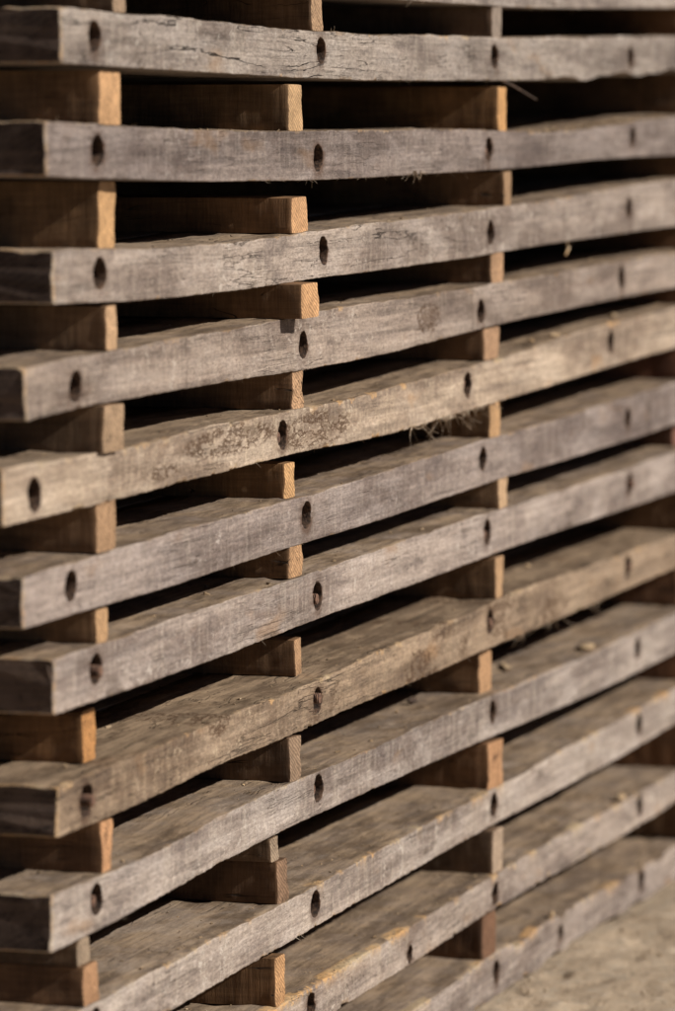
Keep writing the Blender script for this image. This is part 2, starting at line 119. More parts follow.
def mat_board():
    s=NT('weathered_board_wood'); P=s.coord()
    sep=s.n('ShaderNodeSeparateXYZ'); s.l(s.tc.outputs['Normal'],sep.inputs[0])
    upf=s.mapr(sep.outputs[2],.45,.85)
    front=s.mapr(s.math('MULTIPLY',sep.outputs[1],-1.),.4,.8)
    big=s.noise(P,5,5,.62,(.45,1,2.6)); big2=s.noise(P,16,6,.7,(.38,1,1.7),.4)
    grain=s.noise(P,1.,6,.7,(9,200,300),.8); grain2=s.noise(P,1.,4,.6,(1.6,50,85),.9)
    saw=s.noise(P,1.,3,.65,(170,30,34)); sawl=s.noise(P,1.,4,.65,(95,8,12))
    fine=s.noise(P,1100,3,.7,(.4,1,1))
    speck=s.noise(P,420,4,.8,(.34,1,1)); pit=s.noise(P,300,3,.6,(.3,1,1))
    c=s.mix(s.mapr(big,.39,.61),(.172,.138,.118),(.350,.298,.258))
    c=s.mix(s.mapr(big2,.44,.66,0,.65),c,(.395,.350,.318))
    c=s.mix(s.mapr(big2,.48,.34,0,.6),c,(.125,.102,.094))
    band=s.noise(P,1.,4,.6,(1.6,14,46),.5); c=s.mix(s.mapr(band,.54,.64,0,.35),c,(.14,.115,.105))
    c=s.mix(s.math('MULTIPLY',front,s.mapr(sawl,.48,.64,0,.30)),c,(.43,.38,.32))
    g=s.mapr(grain,.32,.68,.79,1.15);
    def mul(c,f):
        q=s.n('ShaderNodeVectorMath',operation='SCALE'); s.l(c,q.inputs[0]); s.put(f,q.inputs['Scale']); return q.outputs[0]
    c=mul(c,g); c=mul(c,s.mapr(grain2,.33,.67,.88,1.09))
    sawf=s.mapr(saw,.28,.72,.95,1.05); one=s.math('ADD',s.math('MULTIPLY',front,s.math('SUBTRACT',sawf,1.)),1.)
    c=mul(c,one); c=mul(c,s.mapr(speck,.34,.66,.74,1.22)); c=s.mix(s.mapr(pit,.66,.73,0,.75),c,(.05,.035,.026))
    # pale scuffs
    sc1=s.noise(P,85,6,.85,(.6,1,.8)); m1=s.math('MULTIPLY',s.mapr(sc1,.555,.64,0,.75),s.mapr(s.noise(P,3.7,2,.5),.44,.58)); c=s.mix(m1,c,(.52,.48,.43))
    # dark damp / dirt stains with a shape of their own
    st=s.noise(P,9,5,.62,(1,1,1),.8); c=s.mix(s.mapr(st,.62,.72,0,.62),c,(.06,.042,.03))
    sp=s.noise(P,150,2,.5); c=s.mix(s.mapr(sp,.70,.76,0,.7),c,(.05,.035,.025))
    # warm knots / sap
    kn=s.noise(P,11,3,.5,(.7,1,2)); c=s.mix(s.mapr(kn,.64,.76,0,.45),c,(.28,.17,.085))
    # tint of this board
    c=s.mix(1.,c,s.oi.outputs['Color'],'MULTIPLY')
    # top: brown dirt and sawdust trodden in
    du=s.noise(P,16,6,.7); dcol=s.mix(s.mapr(s.noise(P,30,6,.75,(.3,1,1)),.4,.6),(.150,.102,.062),(.325,.235,.150)); dcol=mul(dcol,s.mapr(s.noise(P,1.,4,.6,(5,120,60),.5),.35,.65,.72,1.2))
    c=s.mix(s.math('MULTIPLY',upf,s.mapr(du,.36,.62,.6,.97)),c,dcol)
    dk=s.noise(P,60,5,.75,(.4,1,1)); c=s.mix(s.math('MULTIPLY',upf,s.mapr(dk,.61,.72,0,.5)),c,(.045,.030,.020))
    # fresh broken wood along chipped arrises
    w=s.attr('wear').outputs['Fac']; wn=s.noise(P,210,3,.7)
    wf=s.math('MULTIPLY',w,s.mapr(wn,.36,.56,.15,1.),clamp=True); c=s.mix(wf,c,s.mix(s.mapr(big2,.4,.6),(.56,.33,.14),(.47,.36,.22)))
    ck2=s.noise(P,1.,3,.5,(2.2,60,120),.3); l2=s.math('MULTIPLY',s.mapr(s.math('ABSOLUTE',s.math('SUBTRACT',ck2,.5)),0,.009,1,0),s.mapr(s.noise(P,11,3,.5,(.4,1,1)),.50,.58,0,.7)); c=s.mix(l2,c,(.045,.032,.024))
    stn=s.attr('stain').outputs['Fac']; c=s.mix(s.math('MULTIPLY',stn,s.mapr(s.noise(P,120,4,.7,(.4,1,1)),.35,.6),clamp=True),c,(.085,.045,.026))
    # bark stain regions
    bk=s.attr('bark').outputs['Fac']; bn=s.noise(P,58,6,.72,(.35,1,1),.25)
    ring=s.mapr(s.math('ABSOLUTE',s.math('SUBTRACT',bn,.5)),.012,.045,1.,0.)
    c=s.mix(s.math('MULTIPLY',ring,s.mapr(bk,.2,.45,0,.9)),c,(.075,.040,.020))
    c=s.mix(s.math('MULTIPLY',s.mapr(bn,.52,.60),s.mapr(bk,.35,.7,0,.7)),c,(.095,.058,.034))
    # drying cracks along the grain
    cn=s.noise(P,1.,4,.55,(3.2,26,48),.35)
    lin=s.mapr(s.math('ABSOLUTE',s.math('SUBTRACT',cn,.5)),.0,.010,1.,0.)
    cm=s.mapr(s.noise(P,6,2,.5),.50,.60); cr=s.math('MULTIPLY',lin,s.math('MULTIPLY',cm,s.attr('crack').outputs['Fac']),clamp=True)
    c=s.mix(cr,c,(.02,.014,.010))
    s.l(c,s.b.inputs['Base Color']); s.b.inputs['Roughness'].default_value=.82; s.b.inputs['Specular IOR Level'].default_value=.25
    n=s.bump(big2,.4,.003); n=s.bump(s.math('SUBTRACT',1.,l2),.7,.0015,n)
    n=s.bump(grain,.5,.0009,n)
    n=s.bump(s.math('MULTIPLY',saw,front),.75,.0012,n)
    n=s.bump(speck,.55,.0011,n); n=s.bump(fine,.4,.0005,n)
    n=s.bump(s.math('SUBTRACT',1.,cr),.9,.003,n)
    s.l(n,s.b.inputs['Normal']); return s.m
def mat_end():
    s=NT('board_end_grain'); P=s.coord()
    w=s.n('ShaderNodeTexWave',wave_type='RINGS',rings_direction='X'); mp=s.n('ShaderNodeMapping'); s.l(P,mp.inputs[0]); mp.inputs[1].default_value=(0,.03,.05); s.l(mp.outputs[0],w.inputs[0]); w.inputs['Scale'].default_value=60; w.inputs['Distortion'].default_value=5; w.inputs['Detail'].default_value=3; w.inputs['Detail Scale'].default_value=1.5
    a=s.noise(P,22,5,.65); b=s.noise(P,300,4,.7)
    c=s.mix(s.mapr(a,.35,.65),(.036,.024,.019),(.115,.080,.062)); c=s.mix(s.math('MULTIPLY',w.outputs[1],.35),c,(.105,.072,.052)); c=s.mix(s.mapr(b,.6,.7,0,.6),c,(.02,.014,.012))
    ck=s.noise(P,1.,3,.5,(20,26,60),1.); lin=s.mapr(s.math('ABSOLUTE',s.math('SUBTRACT',ck,.52)),0,.012,1,0); c=s.mix(lin,c,(.010,.007,.006)); ys2=s.noise(P,1.,2,.5,(20,5,150),.4); c=s.mix(s.mapr(ys2,.52,.6,0,.5),c,(.13,.088,.062))
    s.l(c,s.b.inputs['Base Color']); s.b.inputs['Roughness'].default_value=.9; s.b.inputs['Specular IOR Level'].default_value=.2
    n=s.bump(b,.7,.0014); n=s.bump(a,.5,.004,n); s.l(n,s.b.inputs['Normal']); return s.m
def mat_hole():
    s=NT('dark_bored_wood'); P=s.coord(); a=s.noise(P,160,4,.7)  # walls of the bored holes, darker than the board faces
    s.l(s.mix(s.mapr(a,.35,.7),(.03,.018,.012),(.15,.085,.05)),s.b.inputs['Base Color']); s.b.inputs['Roughness'].default_value=.95
    s.l(s.bump(a,.8,.002),s.b.inputs['Normal']); return s.m
def mat_rust():
    s=NT('rusted_steel'); P=s.coord(); a=s.noise(P,330,5,.7)
    s.l(s.mix(s.mapr(a,.35,.68),(.05,.028,.02),(.26,.14,.085)),s.b.inputs['Base Color']); s.b.inputs['Roughness'].default_value=.8; s.b.inputs['Metallic'].default_value=.15
    s.l(s.bump(a,.6,.0006),s.b.inputs['Normal']); return s.m
def mat_pine():
    s=NT('sawn_pine'); P=s.coord()
    def mul(c,f):
        q=s.n('ShaderNodeVectorMath',operation='SCALE'); s.l(c,q.inputs[0]); s.put(f,q.inputs['Scale']); return q.outputs[0]
    sep=s.n('ShaderNodeSeparateXYZ'); s.l(s.tc.outputs['Normal'],sep.inputs[0])
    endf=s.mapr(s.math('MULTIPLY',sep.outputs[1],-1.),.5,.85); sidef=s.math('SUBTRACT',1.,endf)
    col=s.oi.outputs['Color']
    grain=s.noise(P,1.,5,.65,(90,7,90),1.6); g2=s.noise(P,1.,4,.65,(300,16,360),.5); blot=s.noise(P,14,4,.6)
    rid=s.noise(P,1.,4,.7,(9,300,26),.4); ridl=s.noise(P,1.,2,.5,(3,90,6)); fine=s.noise(P,620,4,.75)
    c=mul(col,s.mapr(grain,.3,.7,.72,1.14)); c=mul(c,s.mapr(g2,.3,.7,.84,1.12)); c=mul(c,s.mapr(blot,.3,.7,.78,1.12))
    rr=s.math('ADD',1.,s.math('MULTIPLY',sidef,s.math('SUBTRACT',s.mapr(rid,.3,.7,.72,1.18),1.))); c=mul(c,rr)
    # aged long sides browner than the cut end; extra darkening paints in gap shade
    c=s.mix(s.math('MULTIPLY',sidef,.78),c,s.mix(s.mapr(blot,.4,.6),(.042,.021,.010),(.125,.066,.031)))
    # end grain rings
    w=s.n('ShaderNodeTexWave',wave_type='RINGS',rings_direction='Y'); mp=s.n('ShaderNodeMapping'); s.l(P,mp.inputs[0]); s.l(mp.outputs[0],w.inputs[0]); w.inputs['Scale'].default_value=85; w.inputs['Distortion'].default_value=3; w.inputs['Detail'].default_value=2
    c=mul(c,s.math('SUBTRACT',1.,s.math('MULTIPLY',endf,s.math('MULTIPLY',w.outputs[1],.42))))
    kn=s.noise(P,17,3,.5,(1,.8,1.6)); c=s.mix(s.mapr(kn,.68,.77,0,.75),c,(.06,.028,.014))
    c=s.mix(s.mapr(fine,.60,.72,0,.35),c,(.10,.06,.035))
    ck=s.noise(P,1.,2,.5,(60,4,50),1.); lin=s.math('MULTIPLY',s.mapr(s.math('ABSOLUTE',s.math('SUBTRACT',ck,.5)),0,.007,1,0),s.mapr(s.noise(P,9,2,.5),.52,.6)); c=s.mix(lin,c,(.03,.018,.01))
    s.l(c,s.b.inputs['Base Color']); s.b.inputs['Roughness'].default_value=.75; s.b.inputs['Specular IOR Level'].default_value=.25
    n=s.bump(rid,.6,.0013); n=s.bump(ridl,.6,.002,n); n=s.bump(fine,.5,.0008,n); n=s.bump(s.math('SUBTRACT',1.,lin),.8,.002,n)
    s.l(n,s.b.inputs['Normal']); return s.m
def mat_bits(name,a,b):
    s=NT(name); P=s.coord(); q=s.noise(P,60,4,.7,(1,1,1)); r=s.noise(P,500,3,.7)
    s.l(s.mix(s.mapr(q,.38,.62),a,b),s.b.inputs['Base Color']); s.b.inputs['Roughness'].default_value=.85; s.l(s.bump(r,.5,.0006),s.b.inputs['Normal']); return s.m
def mat_ground():
    s=NT('sandy_concrete'); tc=s.n('ShaderNodeTexCoord'); P=tc.outputs['Object']
    a=s.noise(P,4,6,.65); b=s.noise(P,38,6,.75); g=s.noise(P,260,4,.8); d=s.noise(P,70,3,.6)
    c=s.mix(s.mapr(a,.35,.65),(.46,.35,.235),(.62,.485,.335)); c=s.mix(s.mapr(b,.44,.66,0,.75),c,(.46,.385,.29)); c=s.mix(s.mapr(b,.46,.34,0,.6),c,(.17,.13,.095))
    c=s.mix(s.mapr(d,.64,.72,0,.8),c,(.055,.042,.03)); c=s.mix(s.mapr(g,.58,.72,0,.6),c,(.42,.36,.28))
    s.l(c,s.b.inputs['Base Color']); s.b.inputs['Roughness'].default_value=.92
    n=s.bump(b,.7,.012); n=s.bump(d,.5,.006,n); n=s.bump(g,.7,.003,n); s.l(n,s.b.inputs['Normal']); return s.m
M=dict(board=mat_board(),end=mat_end(),hole=mat_hole(),rust=mat_rust(),pine=mat_pine(),chip=mat_bits('fresh_wood_chips',(.42,.27,.13),(.56,.44,.29)),
  bark=mat_bits('dark_bark',(.04,.025,.018),(.11,.065,.04)),dust=mat_bits('sawdust',(.13,.09,.055),(.34,.235,.13)),fibre=mat_bits('wood_fibre',(.30,.21,.13),(.50,.42,.32)),ground=mat_ground())

# ---------------------------------------------------------------- object helpers
def mesh_obj(name,V,Fc,mats,parent=None,smooth=True,midx=None,attrs=None):
    me=bpy.data.meshes.new(name)
    if isinstance(Fc,np.ndarray):
        n=len(Fc); k=Fc.shape[1]
        me.vertices.add(len(V)); me.vertices.foreach_set('co',np.asarray(V,np.float32).ravel())
        me.loops.add(n*k); me.loops.foreach_set('vertex_index',Fc.ravel().astype(np.int32))
        me.polygons.add(n); me.polygons.foreach_set('loop_start',np.arange(0,n*k,k,dtype=np.int32)); me.polygons.foreach_set('loop_total',np.full(n,k,np.int32))
        me.update(calc_edges=True)
    else: me.from_pydata([tuple(v) for v in V],[],Fc); me.update()
    for m in mats: me.materials.append(m)
    if midx is not None: me.polygons.foreach_set('material_index',np.asarray(midx,np.int32))
    if smooth: me.polygons.foreach_set('use_smooth',np.ones(len(me.polygons),bool))
    for k,a in (attrs or {}).items():
        at=me.attributes.new(k,'FLOAT','POINT'); at.data.foreach_set('value',np.asarray(a,np.float32))
    me.validate(); me.update()
    o=bpy.data.objects.new(name,me); C.objects.link(o)
    if parent: o.parent=parent
    return o
def tag(o,label,cat,group=None,kind=None):
    if label: o['label']=label
    if cat: o['category']=cat
    if group: o['group']=group
    if kind: o['kind']=kind
    return o
def empty(name,loc):
    o=bpy.data.objects.new(name,None); C.objects.link(o); o.location=loc; o.empty_display_size=.05; return o

# ---------------------------------------------------------------- boards
XE=3.3
def zfun(tab): 
    xs=XS0+XSD*np.arange(len(tab)); zz=np.array(tab)*1e-4
    return lambda x: np.interp(x,xs,zz)
for k,b in BOARD.items(): b['zb']=zfun(b['bot']); b['zt']=zfun(b['top'])
DEPTH=1.5; FD=.128
# look of every board: tint, crack, wear, bark, fringe
LOOK={0:dict(t=(.95,.93,.9),crack=.2,wear=.5),
1:dict(t=(.93,.91,.87),crack=1.,wear=.45),
2:dict(t=(.71,.67,.66),crack=.25,wear=.35),
3:dict(t=(1.04,.99,.93),crack=.75,wear=.35),
4:dict(t=(.93,.86,.79),crack=.15,wear=.55),
5:dict(t=(1.29,1.17,.98),crack=.1,wear=.9),
6:dict(t=(.93,.88,.86),crack=.1,wear=.3),
7:dict(t=(1.05,1.0,.96),crack=.15,wear=.3),
8:dict(t=(.90,.76,.58),crack=.5,wear=.75),
9:dict(t=(1.1,1.07,1.03),crack=.25,wear=.35),
10:dict(t=(1.18,1.14,1.08),crack=.15,wear=.7),
11:dict(t=(1.1,1.04,.97),crack=.25,wear=1.25),
12:dict(t=(1.02,.97,.92),crack=.2,wear=.9)}
LAB={0:'grey weathered board cut off by the top edge of the photo',
1:'first full board from the top, grey with long black cracks and a wavy lower edge',
2:'second full board from the top, darkest slate grey with pale vertical scratches',
3:'third full board from the top, beige grey, wrinkled cracks near its middle hole',
4:'fourth full board, brownish grey with a rounded left end, under the protruding orange spacer',
5:'fifth full board, yellowish pale with a worm-like bark stain and frayed lower edge',
6:'sixth full board, smooth purple-grey with a darker streak along it',
7:'seventh full board, light grey with white scuffs, rusty bolt in its middle hole',
8:'eighth full board, rough ochre-brown with a bolt filling its middle hole',
9:'ninth full board, pale grey, just below the rough ochre-brown one',
10:'tenth full board, pale front face, dirty brown top and crumbly edge',
11:'second lowest board, yellow broken chips along its upper edge',
12:'lowest board of the stack, ragged front edge lying on the sandy ground'}
def rnd(a): return random.uniform(*a)
def build_board(k):
    b=BOARD[k]; L=LOOK[k]; x0=b['x0']; zt,zb=b['zt'],b['zb']
    org=Vector((x0,0,float((zt(x0)+zb(x0))/2)))
    root=empty('wooden_board',org); tag(root,LAB[k],'board','weathered boards stacked in layers')
    # stations along the board
    xs=[x0,x0+.0012,x0+.003]; x=x0+.003
    hx=[h[0] for h in b['holes']]+([2.62] if k else [])
    while x<XE:
        near=any(abs(x-h)<.022 for h in hx)
        st=.0009 if near else (.0033 if x<2.35 else .012)
        x+=st; xs.append(x)
    xs=np.array(xs); nx=len(xs)
    nf=30
    v=np.linspace(0,1,nf+1); e=.5-.5*np.cos(np.pi*v); v=.72*v+.28*e      # denser near the arrises
    ys=np.array([.0009,.002,.0034,.005,.007,.010,.014,.019,.026,.035,.047,.062,.080,.1,FD])
    prof=[(0.,q,'f') for q in v]+[(y,1.,'t') for y in ys]+[(FD,.66,'r'),(FD,.33,'r')]+[(y,0.,'b') for y in ys[::-1]]
    py=np.array([p[0] for p in prof]); pv=np.array([p[1] for p in prof]); m=len(prof)
    X=np.repeat(xs[:,None],m,1); Y=np.repeat(py[None],nx,0).copy(); V=np.repeat(pv[None],nx,0)
    T=zt(X)+.0003*fbm(X*9,seed=k*7+1)+.00012*fbm(X*90,seed=k+61); Bm=zb(X)+.00035*fbm(X*9,seed=k*7+2)+.0002*fbm(X*110,seed=k+62)
    if k==1:  # waney lower edge to the right
        Bm=Bm+.003*sst(1.45,1.6,X)*(np.sin(X*21)+.4*np.sin(X*47))
    if k==12: Bm=Bm+.004*sst(1.2,1.4,X)*fbm(X*16,seed=5); T=T-.006*sst(.35,.8,fbm(X*12,seed=9))*sst(.9,1.2,X)
    if k==11: Bm=Bm+.0
    Z=Bm+(T-Bm)*V
    # arris radius with chips
    wf=L['wear']*.85
    chip=sst(.45,.95,fbm(X*44,seed=k*13+3,o=4)*.8+wf*.28)
    chipb=sst(.55,1.0,fbm(X*55,seed=k*13+4,o=4)*.8+wf*.22)
    rt=.0009+.0003*fbm(X*60,seed=k)+.0058*chip*min(wf,1.1); rb=.0008+.0003*fbm(X*55,seed=k+50)+.0042*chipb*min(wf,1.1)
    if k==4: rt=rt+.006*np.exp(-(X-x0)/.03)
    jag=1+.35*fbm(X*180,Z*180,seed=k+3,o=2)
    def roundc(Y,Z,r,edge,sg):
        dy=r-Y; dz=r-(edge-Z)*sg
        q=np.sqrt(np.maximum(dy,0)**2+np.maximum(dz,0)**2)
        ins=(dy>0)&(dz>0)&(q>r)
        f=np.where(ins,r/np.maximum(q,1e-9),1)
        return np.where(ins,r-dy*f,Y), np.where(ins,edge-sg*(r-dz*f),Z), ins
    Y,Z,i1=roundc(Y,Z,np.maximum(rt*jag,.0005),T,1); Y,Z,i2=roundc(Y,Z,np.maximum(rb*jag,.0005),Bm,-1)
    wear=np.where(i1,chip*min(wf,1.)+.18,0)+np.where(i2,chipb*min(wf,1.)*.9+.08,0)
    wear=wear*(0.35+.65*sst(-.3,.5,fbm(X*9,Z*9,seed=k+77)))
    if k in (10,11,12): wear=np.maximum(wear,np.exp(-np.maximum(T-Z-.001,0)/.004)*sst(.35,.6,fbm(X*13,Y*20,seed=k+90,o=4))*np.where(Y<.012,1.,0)*(1.3 if k==11 else .9))
    # surface relief
    fr=(py==0)[None]|(Y<.004); 
    Y=Y+np.where(fr,+.0008*fbm(X*5,Z*16,seed=k+21)+.0003*fbm(X*38,Z*52,seed=k+22)+.00022*vn(X*420,Z*30,seed=k+23),0)
    rough={3:1.3,8:1.7,12:1.6,11:1.3,5:1.3}.get(k,1.)
    Y=Y+np.where(fr,rough*.0005*fbm(X*120,Z*130,seed=k+25,o=2),0)
    tp=(pv==1)[None]
    Z=Z+np.where(tp,.0008*fbm(X*10,Y*34,seed=k+31)+.0005*fbm(X*40,Y*120,seed=k+32)-.0016*sst(.5,.9,fbm(X*22,Y*60,seed=k+33))*sst(.004,.012,Y),0)
    # end: slightly out of square, softened
    sh=.0016*fbm(Z*60,Y*30,seed=k+40); X[0]+=sh[0]; X[1]+=sh[1]*.9; X[2]+=sh[2]*.8
    for j,ins in ((0,.0016),(1,.0005)):
        cy,cz=FD/2,(T[j,0]+Bm[j,0])/2
        Y[j]=cy+(Y[j]-cy)*(1-ins/cy); Z[j]=cz+(Z[j]-cz)*(1-ins/.024)
    wear[:3]+=.45
    bark=np.zeros_like(X); stain=np.zeros_like(X)
    for (hx_,hz_) in b['holes']:
        dz=Z-hz_; d=np.hypot((X-hx_)/1.3,np.where(dz<0,dz*.75,dz)); stain=np.maximum(stain,np.where(py[None]<.003,(.35+.45*((k*7+int(abs(hx_)*10))%3)/2)*np.exp(-np.maximum(d-.013,0)/.0045),0))
    if k==5:
        for (bx,bz,sx,sz,a) in ((.36,.006,.13,.013,1.),(.62,-.002,.13,.02,.75),(.17,-.008,.08,.01,.5)):
            zc=(T+Bm)/2+bz; bark=np.maximum(bark,a*np.exp(-((X-bx)/sx)**2-((Z-zc)/sz)**2))
    if k==4:
        zc=(T+Bm)/2; bark=np.maximum(bark,.8*np.exp(-((X-1.02)/.05)**2-((Z-zc)/.018)**2))
    if k==8: bark=np.maximum(bark,.5*sst(.2,.9,fbm(X*6,Z*14,seed=3)))
    crack=np.full_like(X,L['crack'])
    if k==1: crack*=1-.6*sst(1.3,1.6,X)
    if k==3: crack=.15+.85*np.exp(-((X-.7)/.35)**2)
    P=np.stack([X-org.x,Y-org.y,Z-org.z],-1)
    idx=np.arange(nx*m).reshape(nx,m)
    a=idx[:-1]; c=idx[1:]
    Q=np.stack([a,c,np.roll(c,-1,1),np.roll(a,-1,1)],-1)      # outward: fixed by recalc below
    keep=np.ones((nx-1,m),bool)
    xc=(X[:-1]+X[1:])[:, :nf]/2; zc=(Z[:-1,:nf]+Z[1:,1:nf+1])/2
    R=.0140; EX=1.12
    hl=list(b['holes'])
    if k: hl.append((2.62,float((zt(2.62)+zb(2.62))/2)))
    if k==0: hl=[(h,float((zt(h)+zb(h))/2)) for h in (.0,.64,1.27,1.94,2.62)]
    holes=[]
    for (hx_,hz_) in hl:
        mid=float((zt(hx_)+zb(hx_))/2); half=float(zt(hx_)-zb(hx_))/2
        r=R*(.93+.1*random.random())
        if k==11 and abs(hx_-.95)<.06: r=.010; hz_=float(zb(hx_))+.011
        elif k==12 and 1.5<hx_<1.62: r=.010; hz_=mid
        else: hz_=max(min(hz_,mid+.004),mid-.004)
        keep[:, :nf]&=~((((xc-hx_)/EX)**2+(zc-hz_)**2)<r*r)
        holes.append((hx_,hz_,r))
    Qf=Q[keep]
    V3=P.reshape(-1,3)
    extraV=[]; extraF=[]; nV=len(V3)
    # bored tubes
    for (hx_,hz_,r) in holes:
        i0=np.searchsorted(xs,hx_-.03); i1_=np.searchsorted(xs,hx_+.03)
        kk=keep[i0:i1_,:nf]
        ed={}
        for i in range(i0,i1_):
            if keep[i,:nf].all(): continue
            for j in np.nonzero(~keep[i,:nf])[0]:
                if ((xc[i,j]-hx_)/EX)**2+(zc[i,j]-hz_)**2>=r*r: continue
                q=Q[i,j]
                for s_ in range(4):
                    e_=(int(q[s_]),int(q[(s_+1)%4]))
                    if (e_[1],e_[0]) in ed: del ed[(e_[1],e_[0])]
                    else: ed[e_]=1
        vs=set(v_ for e_ in ed for v_ in e_)
        for v_ in vs:
            p=V3[v_]; dx=(p[0]+org.x-hx_)/EX; dz=p[2]+org.z-hz_; d=math.hypot(dx,dz); rr=r*(1+.02*math.sin(3*math.atan2(dz,dx)+k)+.012*math.sin(11*math.atan2(dz,dx)+2*k))
            V3[v_,0]=hx_+dx/d*rr*EX-org.x; V3[v_,2]=hz_+dz/d*rr-org.z
        prev={v_:v_ for v_ in vs}
        for dep in (.0012,.006,.02,.045,.075):
            cur={}
            for v_ in vs:
                p=V3[v_]; dx=p[0]+org.x-hx_; dz=p[2]+org.z-hz_; s_=1.0 if dep>.0012 else .985
                cur[v_]=nV+len(extraV); extraV.append((hx_+dx*s_-org.x,dep if dep>.002 else p[1]+dep,hz_+dz*s_-org.z))
            for (a_,b_) in ed: extraF.append((prev[a_],prev[b_],cur[b_],cur[a_]))
            prev=cur
        ce=nV+len(extraV); extraV.append((hx_-org.x,.075,hz_-org.z))
        for (a_,b_) in ed: extraF.append((prev[a_],prev[b_],ce,ce))
    faces=[tuple(int(t) for t in q) for q in Qf]
    ntube=len(extraF)
    faces+= [tuple(dict.fromkeys(f)) for f in extraF]
    faces.append(tuple(int(t) for t in idx[0])); faces.append(tuple(int(t) for t in idx[-1][::-1]))
    mi=[0]*len(Qf)+[2]*ntube+[1,1]
    allV=np.vstack([V3,np.array(extraV)]) if extraV else V3
    pad=lambda A,c_=0.: np.concatenate([A.ravel(),np.full(len(extraV),c_)])
    o=mesh_obj('front_plank',allV,faces,[M['board'],M['end'],M['hole']],root,True,mi,dict(wear=pad(wear),bark=pad(bark),crack=pad(crack),stain=pad(stain,.6)))
    bm=bmesh.new(); bm.from_mesh(o.data); bmesh.ops.recalc_face_normals(bm,faces=bm.faces); 
    for f in bm.faces:
        if f.material_index==1: f.smooth=False
    bm.to_mesh(o.data); bm.free()
    if sum(p.area*p.normal.z for p in o.data.polygons if p.center.z>0.02)<0: o.data.flip_normals()
    o.color=(*L['t'],1)
    # planks behind, joined by the rods
    y=FD; n=0
    while y<DEPTH-.05:
        wd=random.uniform(.12,.19); y1=min(y+wd,DEPTH); g=random.uniform(.0012,.003)
        xsp=np.concatenate([[x0+random.uniform(-.003,.004)],np.arange(x0+.03,XE+.02,.022)])
        cyl=[0,.002,.03,.06,.5,.94,.97,1]; yy=np.array([y+g+.001+(y1-y-g-.002)*c_ for c_ in (0,.01,.12,.3,.5,.7,.88,.99,1)])
        m2=len(yy); off=random.uniform(-.0018,.0012)
        Xp=np.repeat(xsp[:,None],2*m2,1); Yp=np.repeat(np.concatenate([yy,yy[::-1]])[None],len(xsp),0)
        isT=np.repeat(np.array([1]*m2+[0]*m2)[None],len(xsp),0)
        ed_=np.minimum(Yp-yy[0],yy[-1]-Yp); rr=.0016*np.exp(-ed_/.0015)
        Zp=np.where(isT,zt(Xp)+off-rr+.001*fbm(Xp*8,Yp*20,seed=k+n),zb(Xp)+off*.6+rr+.0006)
        id2=np.arange(Xp.size).reshape(Xp.shape); a=id2[:-1]; c=id2[1:]
        Q2=np.stack([a,np.roll(a,-1,1),np.roll(c,-1,1),c],-1).reshape(-1,4)
        F2=[tuple(int(t) for t in q) for q in Q2]+[tuple(int(t) for t in id2[0][::-1]),tuple(int(t) for t in id2[-1])]
        z0=np.zeros(Xp.size)
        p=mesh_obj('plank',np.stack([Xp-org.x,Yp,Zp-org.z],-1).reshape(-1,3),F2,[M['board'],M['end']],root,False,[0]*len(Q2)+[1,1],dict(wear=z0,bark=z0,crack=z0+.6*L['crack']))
        bm=bmesh.new(); bm.from_mesh(p.data); bmesh.ops.recalc_face_normals(bm,faces=bm.faces); bm.to_mesh(p.data); bm.free()
        tn=random.uniform(.6,.8); p.color=(L['t'][0]*tn,L['t'][1]*tn*.98,L['t'][2]*tn*.95,1)  # inner planks tinted darker, shade of the gaps put into their colour
        y=y1; n+=1
    # rods
    for (hx_,hz_,r) in holes:
        if r<.0105: continue
        tip={7:-.006,8:-.008,2:.0,9:.002,10:.004,5:.002,6:.005}.get(k,.005)+random.choice([random.uniform(0,.004),random.uniform(.003,.010)]) if k not in (7,8) or abs(hx_-.63)>.1 else {7:-.001,8:-.003}[k]
        if k in (3,4) and abs(hx_-.6)<.1: tip=.03
        q=bpy.data.objects.new('threaded_rod',ROD); C.objects.link(q); q.parent=root
        q.location=(hx_-org.x+random.uniform(-.002,.002),tip,hz_-org.z+random.uniform(-.003,.002)); q.rotation_euler=(random.uniform(-.03,.03),random.uniform(0,6),random.uniform(-.03,.03))
    return root,org
def rod_mesh():
    n=22; prof=[]; y=0.; R0=.0056
    V=[];F=[]
    rings=np.concatenate([np.arange(0,.024,.00036),[.07]])
    for i,yy in enumerate(rings):
        for j in range(n):
            a=2*math.pi*j/n; ph=(yy/.0018+ j/n)%1.
            r=R0-.0014*abs(2*ph-1)
            if i==0: r=R0*.72
            elif i==1: r=R0*.86
            V.append((r*math.cos(a),yy,r*math.sin(a)))
    for i in range(len(rings)-1):
        for j in range(n): F.append((i*n+j,i*n+(j+1)%n,(i+1)*n+(j+1)%n,(i+1)*n+j))
    F.append(tuple(range(n))[::-1]); F.append(tuple((len(rings)-1)*n+j for j in range(n)))
    me=bpy.data.meshes.new('threaded_rod'); me.from_pydata(V,[],F); me.materials.append(M['rust'])
    bm=bmesh.new(); bm.from_mesh(me); bmesh.ops.recalc_face_normals(bm,faces=bm.faces); bm.to_mesh(me); bm.free(); me.update(); return me
ROD=rod_mesh()

